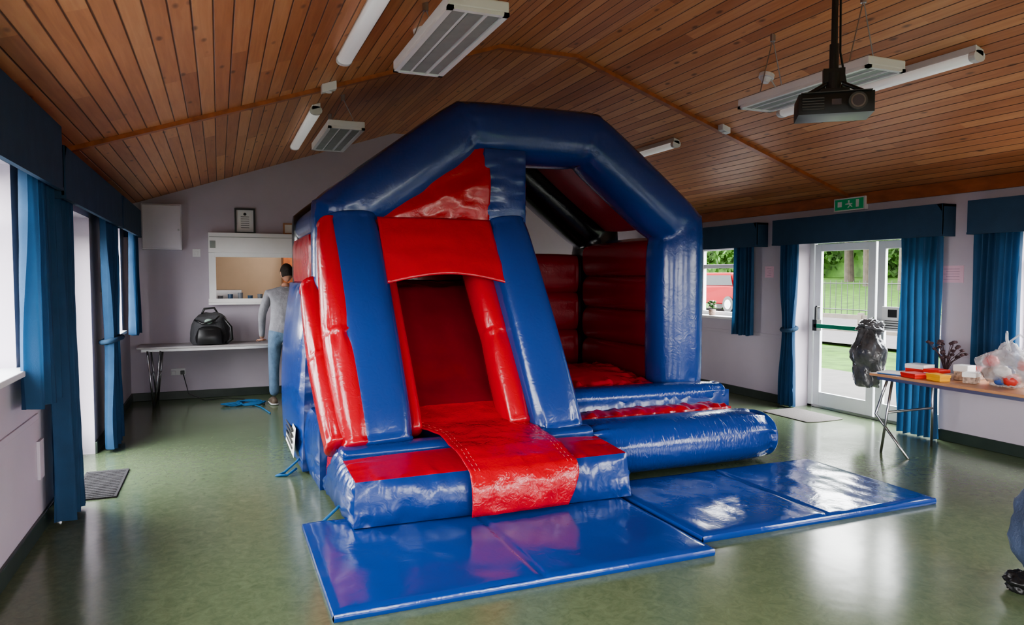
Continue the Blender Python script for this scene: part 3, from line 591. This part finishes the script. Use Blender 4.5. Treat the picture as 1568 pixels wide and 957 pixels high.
m=MB(); m.path([(-.47,10.66,.36),(-.4,10.5,.1),(-.2,10.4,.01),(.1,10.5,.01),(.3,10.3,.01)],.006,6); m.build('power_cable',BLACK,smooth=True)
DM=mat('coir_mat',(.045,.042,.045),.95,bump=.6,bscale=160,var=.4,vscale=90)
m=MB(); m.box(XL+.04,-.74,6.05,6.9,0,.012)
for k in range(16): m.box(XL+.06,-.76,6.08+k*.05,6.10+k*.05,.012,.015)
m.build('doormat',DM)
DM2=mat('grey_mat',(.2,.18,.17),.95,bump=.4,bscale=160,var=.2,vscale=90)
m=MB(); m.tube([(6.45,6.25,.006),(6.45,6.95,.006)],.28,.008,(0,0,1),n=24,pinch=0,pk=0,cap=.05); m.build('doormat',DM2,smooth=True)
# ------------------------------------------------------------ items on right table
def crumple(m,c,r,mi=0,amp=.2,sc=9,nu=48,nv=36,top=None):
    sd=random.random()*50
    def fn(d,p):
        k=1+amp*noise.noise(d*2.2+Vector((sd,0,0)))+amp*.5*abs(noise.noise(d*sc+Vector((0,sd,0))))+amp*.25*noise.noise(d*sc*2.3)
        q=p*k
        if top and d.z>.3: f=1-(d.z-.3)/.7*top; q.x*=f; q.y*=f
        if q.z<-r[2]*.86: q.z=-r[2]*.86
        return q
    m.ell(c,r,nu,nv,mi,fn)
PLAS=mat('clear_plastic_bag',(.60,.60,.63),.22,var=.15,vscale=14,bump=.9,bscale=20,alpha=.42)
BIN=mat('grey_bin_bag',(.085,.085,.09),.22,bump=.8,bscale=16,var=.5,vscale=8,coat=.6)
PK=[mat('packet_red',(.5,.05,.04),.4,var=.2),mat('packet_brown',(.3,.15,.08),.5,var=.3),mat('packet_white',(.6,.55,.5),.5,var=.2),mat('packet_blue',(.05,.1,.3),.5,var=.2)]
for (cx,cy,sc) in ((6.08,3.95,1.0),(6.05,3.45,1.1)):
    e=empty('shopping_bag',(cx,cy,.74)); m=MB(); crumple(m,(cx,cy,.745+.86*.19*sc),(.18*sc,.21*sc,.19*sc),0,.3,7,top=.6); m.path([(cx-.06,cy-.05,.745+.30*sc),(cx-.08,cy-.03,.745+.4*sc),(cx-.02,cy+.01,.745+.45*sc),(cx+.04,cy+.05,.745+.38*sc),(cx+.04,cy+.04,.745+.29*sc)],.010); m.path([(cx+.02,cy-.1,.745+.3*sc),(cx+.07,cy-.1,.745+.39*sc),(cx+.08,cy-.03,.745+.43*sc),(cx+.05,cy+.04,.745+.36*sc)],.009)
    m.build('carrier_bag',PLAS,parent=e,smooth=True)
    m=MB()
    for k in range(12): crumple(m,(cx+random.uniform(-.11,.08),cy+random.uniform(-.12,.12),.80+random.uniform(0,.15)),(.055,.06,.05),k%4,.25,nu=16,nv=12)
    m.build('contents',PK,parent=e,smooth=True)
REDP=mat('red_card',(.6,.03,.02),.5,var=.1); YEL=mat('yellow_card',(.8,.4,.03),.5,var=.1); CARD=mat('patterned_card',(.35,.25,.2),.6,var=.5,vscale=40); BLUP=mat('blue_card',(.05,.15,.4),.5,var=.1)
def rbox(name,c,sx,sy,sz,a,mt,lid=None):
    m=MB(); ca,sa=math.cos(a),math.sin(a); m.box(-sx/2,sx/2,-sy/2,sy/2,0,sz); 
    if lid: m.box(-sx/2-.004,sx/2+.004,-sy/2-.004,sy/2+.004,sz*.6,sz+.004,1)
    m.v=[(c[0]+x*ca-y*sa,c[1]+x*sa+y*ca,c[2]+z) for x,y,z in m.v]; m.build(name,[mt,lid or mt],bevel=.004)
rbox('gift_box',(6.12,4.80,.741),.16,.18,.09,.1,REDP,WHITE); rbox('snack_box',(5.87,4.42,.741),.1,.17,.055,-.25,YEL,YEL)
rbox('cardboard_box',(6.12,4.36,.741),.12,.12,.13,.1,CARD,WHITE); rbox('cardboard_box',(6.28,4.38,.741),.12,.16,.11,.05,CARD,REDP)
rbox('paper_stack',(5.90,4.88,.741),.20,.24,.016,.2,BLUP,PAPER); rbox('paper_stack',(5.86,4.64,.741),.15,.18,.04,-.2,REDP,REDP); rbox('cardboard_box',(6.0,4.21,.741),.12,.1,.09,.3,CARD,PAPER)
rbox('gift_box',(6.06,4.58,.741),.15,.15,.07,.05,WHITE,REDP)
e=empty('dried_flower_bunch',(6.3,4.68,.75)); m=MB(); 
for k in range(26):
    a=random.random()*6.28; r=random.uniform(.03,.14); h=random.uniform(.1,.26)
    p=(6.31+r*math.cos(a),4.68+r*math.sin(a)*1.2,.80+h); m.path([(6.31,4.68,.75),(6.31+r*.4*math.cos(a),4.68+r*.4*math.sin(a),.78+h*.6),p],.003,5); crumple(m,p,(.02,.02,.014),0,.4,nu=8,nv=6)
m.build('stems',mat('dark_foliage',(.06,.03,.035),.8,var=.4),parent=e,smooth=True)
e=empty('bin_bag',(6.6,5.95,.7)); m=MB(); crumple(m,(6.62,5.82,.76),(.14,.18,.36),0,.28,6,nu=56,nv=44,top=.45)
m.path([(6.62,5.86,1.03),(6.75,5.95,1.16),(6.93,6.05,1.19),(7.0,6.1,1.15)],.014); crumple(m,(6.68,5.85,1.10),(.09,.14,.08),0,.5,5); m.build('sack',BIN,parent=e,smooth=True)
m=MB(); m.cyl((6.90,8.9,1.087),(6.90,8.9,1.17),.045,20,r1=.055)
for k in range(26):
    a=random.random()*6.28; r=random.uniform(0,.07); crumple(m,(6.90+r*math.cos(a)*.7,8.9+r*math.sin(a),1.19+random.uniform(0,.1)),(.022,.026,.018),1+(k%3==0),.3,nu=8,nv=6)
m.build('potted_flowers',[CARD,mat('leaf_green',(.05,.14,.03),.6,var=.3),mat('petal',(.8,.6,.6),.6,var=.1)],smooth=True)
NAVYF=mat('navy_nylon',(.055,.075,.13),.5,bump=.4,bscale=60,var=.25)
e=empty('holdall_bag',(4.08,2.28,0)); m=MB(); crumple(m,(4.10,2.26,.32),(.26,.30,.36),0,.2,4,nu=56,nv=40,top=.4); m.build('bag_body',NAVYF,parent=e,smooth=True)
m=MB(); m.path([(4.06,2.38,.60),(4.08,2.38,.72),(4.20,2.33,.72),(4.24,2.28,.58)],.018); crumple(m,(3.88,2.42,.05),(.07,.07,.055),0,.3); m.build('straps',BLACK,parent=e,smooth=True)
# ------------------------------------------------------------ man
man=empty('man_leaning_on_table',(.78,9.95,0))
def skin(verts,edges,rad,root,sub=2):
    me=bpy.data.meshes.new('tmp'); me.from_pydata(verts,edges,[]); o=bpy.data.objects.new('tmp',me); COL.objects.link(o)
    o.modifiers.new('s','SKIN'); 
    for i,r in enumerate(rad):
        sv=me.skin_vertices[0].data[i]; sv.radius=(r,r) if not isinstance(r,tuple) else r; sv.use_root=(i==root)
    s=o.modifiers.new('ss','SUBSURF'); s.levels=sub; s.render_levels=sub
    dg=bpy.context.evaluated_depsgraph_get(); dg.update(); res=bpy.data.meshes.new_from_object(o.evaluated_get(dg)); bpy.data.objects.remove(o); return res
V=[(.75,9.80,.98),(.76,9.84,1.12),(.78,9.92,1.30),(.81,9.97,1.43),(.825,9.995,1.52),(.835,10.02,1.59),
   (.61,9.98,1.43),(.52,9.95,1.18),(.52,10.06,.93),(.525,10.12,.845),
   (1.0,9.95,1.42),(1.11,9.98,1.17),(1.06,10.10,.96),(1.02,10.15,.86),
   (.67,9.80,.88),(.65,9.84,.50),(.645,9.78,.10),
   (.85,9.80,.88),(.89,9.87,.50),(.90,9.82,.10)]
E=[(0,1),(1,2),(2,3),(3,4),(4,5),(3,6),(6,7),(7,8),(8,9),(3,10),(10,11),(11,12),(12,13),(0,14),(14,15),(15,16),(0,17),(17,18),(18,19)]
R=[(.155,.12),(.150,.115),(.175,.125),(.14,.105),.062,.055,.078,.056,.044,.032,.078,.056,.044,.032,.105,.072,.066,.105,.072,.066]
me=skin(V,E,R,0)
SHIRT=mat('light_grey_shirt',(.27,.27,.30),.8,bump=1,bscale=10,var=.22,vscale=7); JEAN=mat('faded_jeans',(.13,.21,.32),.85,bump=.8,bscale=12,var=.25,vscale=10); SKIN=mat('skin',(.50,.26,.18),.5,var=.06,vscale=30)
for mt in (SHIRT,JEAN,SKIN): me.materials.append(mt)
for p in me.polygons:
    c=p.center; p.use_smooth=True; arm=(c.y>9.98 and c.z<1.0 and c.z>.78)
    if c.z>1.53: p.material_index=2
    elif arm: p.material_index=2 if c.z<.87 else 0
    elif c.z<.96 and c.x>.57 : p.material_index=1
    else: p.material_index=0
o=bpy.data.objects.new('body',me); COL.objects.link(o); o.parent=man; o.location=-man.location
def hand(name,w,fdir,side,thumb):
    w=Vector(w); f=Vector(fdir).normalized(); s=Vector(side).normalized()
    V=[w,w+f*.045,w+f*.085]; E=[(0,1),(1,2)]; Rr=[(.028,.018),(.036,.016),(.034,.014)]
    for k,(off,ln) in enumerate(((-.028,.068),(-.010,.078),(.009,.073),(.027,.058))):
        b=w+f*.085+s*off; i=len(V); V+=[b,b+f*ln*.5+s*off*.25+Vector((0,0,.008)),b+f*ln*.85+s*off*.4,b+f*ln+s*off*.45+Vector((0,0,-.008))]; E+=[(2,i),(i,i+1),(i+1,i+2),(i+2,i+3)]; Rr+=[.010,.009,.0085,.007]
    i=len(V); b=w+f*.03+s*thumb*.025; V+=[b,b+f*.03+s*thumb*.03,b+f*.06+s*thumb*.042]; E+=[(1,i),(i,i+1),(i+1,i+2)]; Rr+=[.013,.011,.009]
    me=skin([tuple(v) for v in V],E,Rr,1,1); me.materials.append(SKIN)
    for p in me.polygons: p.use_smooth=True
    o=bpy.data.objects.new(name,me); COL.objects.link(o); o.parent=man; o.location=-man.location
hand('hand_left',(.523,10.13,.825),(-.15,1,-.17),(1,.15,0),1); hand('hand_right',(1.02,10.16,.835),(-.1,1,-.2),(1,.1,0),-1)
hc=Vector((.845,10.045,1.71)); fy=Vector((-.25,.94,-.30)).normalized(); fx=Vector((.96,.25,0)).normalized(); fz=fx.cross(fy).normalized()
if fz.z<0: fz=-fz
def H(p): return hc+fx*p[0]+fy*p[1]+fz*p[2]
def hfn(d,p):
    q=Vector((p.x,p.y,p.z))
    if d.z<0: q.x*=1-.28*d.z*d.z; q.y*=(1-.1*d.z*d.z)
    fr=max(0,d.y)
    q.y+=.028*math.exp(-((d.x/.16)**2+((d.z+.12)/.2)**2))*(fr>0)
    for sx in (-.38,.38): q.y-=.010*math.exp(-(((d.x-sx)/.18)**2+((d.z-.1)/.14)**2))*(fr>0)
    q.y+=.008*math.exp(-((d.x/.25)**2+((d.z+.5)/.08)**2))*(fr>0)+.012*math.exp(-((d.x/.3)**2+((d.z+.85)/.2)**2))*(fr>0)
    return q
m=MB(); m.ell((0,0,0),(.076,.098,.118),40,32,0,hfn)
for sx in (-1,1): m.ell((sx*.078,-.005,-.005),(.010,.018,.032),12,10)
for sx in (-1,1): m.ell((sx*.031,.086,.012),(.012,.010,.010),12,10,1)
m.ell((0,.098,-.058),(.024,.006,.006),12,8,2)
m.v=[tuple(H(v)) for v in m.v]; m.build('head',[SKIN,WHITE,mat('lips',(.45,.15,.13),.5,var=.05)],parent=man,smooth=True)
HAIR=mat('dark_brown_hair',(.025,.016,.012),.6,bump=.6,bscale=120,var=.4,vscale=60)
m=MB(); 
def hair(d,p):
    k=1.10+.03*noise.noise(d*9)
    if d.z<-.55 or (d.y>.35 and d.z<.45) or (d.y>.0 and d.z<-.1): k=.85
    return Vector((p.x*k,p.y*k,p.z*k))
m.ell((0,-.004,.004),(.077,.098,.116),44,34,0,hair); m.v=[tuple(H(v)) for v in m.v]; m.build('hair',HAIR,parent=man,smooth=True)
m=MB()
for x,dy in ((.645,0),(.90,.03)):
    m.tube([(x,9.72+dy,.045),(x-.01,9.81+dy,.05),(x-.02,9.94+dy,.035)],[.04,.048,.045],[.045,.05,.03],(0,0,1),n=20,pinch=0,pk=0,cap=.04); m.tube([(x,9.71+dy,.014),(x-.01,9.81+dy,.014),(x-.02,9.95+dy,.014)],.052,.014,(0,0,1),n=20,pinch=0,pk=0,cap=.04,m=1)
m.build('shoes',[mat('brown_shoes',(.15,.11,.08),.6,var=.2),WHITE],parent=man,smooth=True)
m=MB(); P=[(.825+.062*math.cos(q/14*2*pi),9.99+.062*math.sin(q/14*2*pi),1.525+.01*math.sin(q/14*2*pi)) for q in range(15)]; m.path(P,.016,6); m.build('collar',SHIRT,parent=man,smooth=True)
# ------------------------------------------------------------ exterior
GRASS=mat('grass',(.026,.062,.007),.9,bump=.5,bscale=30,var=.4,vscale=3,spec=.1); PAVE=mat('paving',(.055,.051,.046),.85,var=.12,vscale=4,spec=.2); ROAD=mat('road',(.045,.04,.04),.9,var=.1,spec=.2)
m=MB(); m.box(7.1,10.4,-8,30,-.25,-.03); m.build('patio_paving',PAVE)
m=MB(); m.box(-60,120,-60,120,-.6,-.26); m.build('ground_lawn',GRASS)
m=MB(); m.grid(lambda u,v:(10.4+60*u,-30+130*v,-.05+ (.0 if u<.1 else .6*min(1,(u-.1)*4)) +(3.2*max(0,u-.2))),30,30); m.build('grass_bank',GRASS,smooth=True)
m=MB(); m.grid(lambda u,v:(14.2+4.3*u,-30+110*v,.03+.14*u+.35*max(0,u-.3)),8,30); m.build('road_path',ROAD)
m=MB(); m.box(-30,-1.4,-30,60,-.25,-.03); m.build('patio_paving',PAVE)
m=MB()
for k in range(180): y=-4+k*.25; m.cyl((20,y,.35),(20,y,1.55),.012,5)
m.cyl((20,-4,1.45),(20,41,1.45),.02,6); m.cyl((20,-4,.55),(20,41,.55),.02,6)
for k in range(16): m.cyl((20,-4+k*2.7,.2),(20,-4+k*2.7,1.65),.035,8)
m.build('railing_fence',BLACK)
m=MB()
for k in range(12): m.box(13.4,13.5,-2+k*1.4,-1.9+k*1.4,0,.85)
m.box(13.42,13.48,-2,13.5,.7,.8); m.box(13.42,13.48,-2,13.5,.4,.48); m.build('timber_rail_fence',mat('weathered_wood',(.06,.048,.04),.8,var=.2))
LEAF=mat('leaves',(.026,.070,.008),.7,var=.6,vscale=1.2,spec=.2); BARK=mat('bark',(.035,.027,.018),.9,bump=.6,bscale=20,var=.3)
def leaves(m,r,bl,n,s0,s1,mi):
    vs=[];fs=[]
    for q in range(n):
        b=r.choice(bl); d=Vector((r.gauss(0,1),r.gauss(0,1),r.gauss(0,1))).normalized()*b[3]*r.uniform(.6,1.05); c=Vector(b[:3])+d
        t1=Vector((r.gauss(0,1),r.gauss(0,1),r.gauss(0,1))).normalized(); t2=t1.cross(Vector((r.gauss(0,1),r.gauss(0,1),r.gauss(0,1)))).normalized(); s=r.uniform(s0,s1); i=len(vs)
        vs+=[c-t1*s,c+t2*s*.6,c+t1*s,c-t2*s*.6]; fs.append((i,i+1,i+2,i+3))
    m.add(vs,fs,mi)
def tree_mesh(sd,h):
    r=random.Random(sd); m=MB(); m.tube([(0,0,-.6),(.1,.05,h*.35),(-.05,.1,h*.7)],[.22,.16,.06],[.22,.16,.06],(1,0,0),n=12,pinch=0,pk=0,cap=0)
    for k in range(5): a=k*1.3; m.tube([(0,0,h*.3+k*.3),(math.cos(a)*1.2,math.sin(a)*1.2,h*.5+k*.35)],.06,.06,(1,0,.1),n=6,pinch=0,pk=0,cap=0)
    bl=[(r.uniform(-1.7,1.7),r.uniform(-1.7,1.7),h*r.uniform(.28,.92),r.uniform(.8,1.5)) for _ in range(14)]
    leaves(m,r,bl,4200,.08,.16,1); return m.build('tree',[BARK,LEAF])
t0=tree_mesh(1,7); t1=tree_mesh(2,9); t0.location=(26,12,1.4); t1.location=(29,19,1.7)
for i,(x,y,s) in enumerate([(30,24.5,1.1),(34,30,1.3),(27,6,1),(35,14,1.3),(30,33,1.1),(37,23,1.4),(33,39,1.3),(38,35,1.4),(42,44,1.5),(36,8,1.2)]):
    o=bpy.data.objects.new('tree',(t0 if i%2 else t1).data); o.location=(x,y,1.7); o.scale=(s,s,s); o.rotation_euler=(0,0,i*1.1); COL.objects.link(o)
m=MB(); r=random.Random(5)
m.box(43.6,44.6,-10,85,1.5,7.0)
bl=[(44-r.uniform(.2,1.6),r.uniform(-10,85),r.uniform(2.5,8.0),r.uniform(1.0,1.8)) for _ in range(170)]
leaves(m,r,bl,15000,.16,.36,0); m.build('hedge',LEAF)
# red car
car=empty('red_car',(18.3,22.8,.33)); CR=mat('car_red',(.13,.002,.004),.6,var=.03,spec=.15); CG=mat('car_glass',(.01,.014,.017),.4,var=.1,spec=.2)
m=MB(); PR=[(-1.9,.3),(-1.95,.7),(-1.8,.9),(-1.2,.98),(1.2,.98),(1.85,.88),(1.95,.55),(1.9,.3)]
def prism(m,PR,w0,w1,mi=0):
    n=len(PR); vs=[(-w0 if z<.9 else -w1,y,z) for y,z in PR]+[(w0 if z<.9 else w1,y,z) for y,z in PR]
    m.add(vs,[tuple(range(n)),tuple(range(2*n-1,n-1,-1))]+[(i,i+n,(i+1)%n+n,(i+1)%n) for i in range(n)],mi)
prism(m,PR,.82,.80); prism(m,[(-1.7,.95),(-1.35,1.42),(-1.0,1.48),(.4,1.48),(.6,1.42),(1.25,.95)],.72,.66)
CX=lambda v:(18.3+v[0],22.8+v[1],.36+v[2])
m.v=[CX(v) for v in m.v]; m.build('car_body',CR,parent=car,bevel=.04)
m=MB()
for sx in (-1,1):
    m.add([(sx*.735,-1.3,1.0),(sx*.735,.95,1.0),(sx*.70,.45,1.38),(sx*.70,-1.15,1.38)],[(0,1,2,3)])
m.add([(-.6,-1.66,1.03),(.6,-1.66,1.03),(.55,-1.39,1.38),(-.55,-1.39,1.38)],[(0,1,2,3)]); m.v=[CX(v) for v in m.v]; m.build('car_windows',CG,parent=car)
m=MB()
for y in (-1.2,1.2):
    for sx in (-1,1): m.cyl((sx*.86,y,.3),(sx*.66,y,.3),.3,24); m.cyl((sx*.87,y,.3),(sx*.85,y,.3),.18,16,m=1)
m.v=[CX(v) for v in m.v]; m.build('car_wheels',[BLACK,METAL],parent=car)
m=MB(); m.box(-.75,-.55,-1.97,-1.9,.6,.8); m.box(.55,.75,-1.97,-1.9,.6,.8); m.box(-.25,.25,-1.97,-1.93,.5,.62,1); m.v=[CX(v) for v in m.v]; m.build('car_lights',[CR,PAVE],parent=car)
# ------------------------------------------------------------ world
w=bpy.data.worlds.new('overcast_sky'); scene.world=w; w.use_nodes=True; nt=w.node_tree; bg=nt.nodes['Background']
tc=nt.nodes.new('ShaderNodeTexCoord'); sp=nt.nodes.new('ShaderNodeSeparateXYZ'); nt.links.new(tc.outputs['Generated'],sp.inputs[0])
r=nt.nodes.new('ShaderNodeValToRGB'); r.color_ramp.elements[0].color=(1,.985,.96,1); r.color_ramp.elements[1].color=(.88,.94,1,1); nt.links.new(sp.outputs[2],r.inputs[0]); nt.links.new(r.outputs[0],bg.inputs[0]); bg.inputs[1].default_value=22
# ------------------------------------------------------------ camera
cd=bpy.data.cameras.new('camera'); cd.sensor_width=36; cd.lens=1100/1568*36; cam=bpy.data.objects.new('camera',cd); COL.objects.link(cam)
cam.location=(0,0,1.65); cam.rotation_euler=(math.radians(90-2.78),0,math.radians(-22.2)); cd.clip_end=300; scene.camera=cam
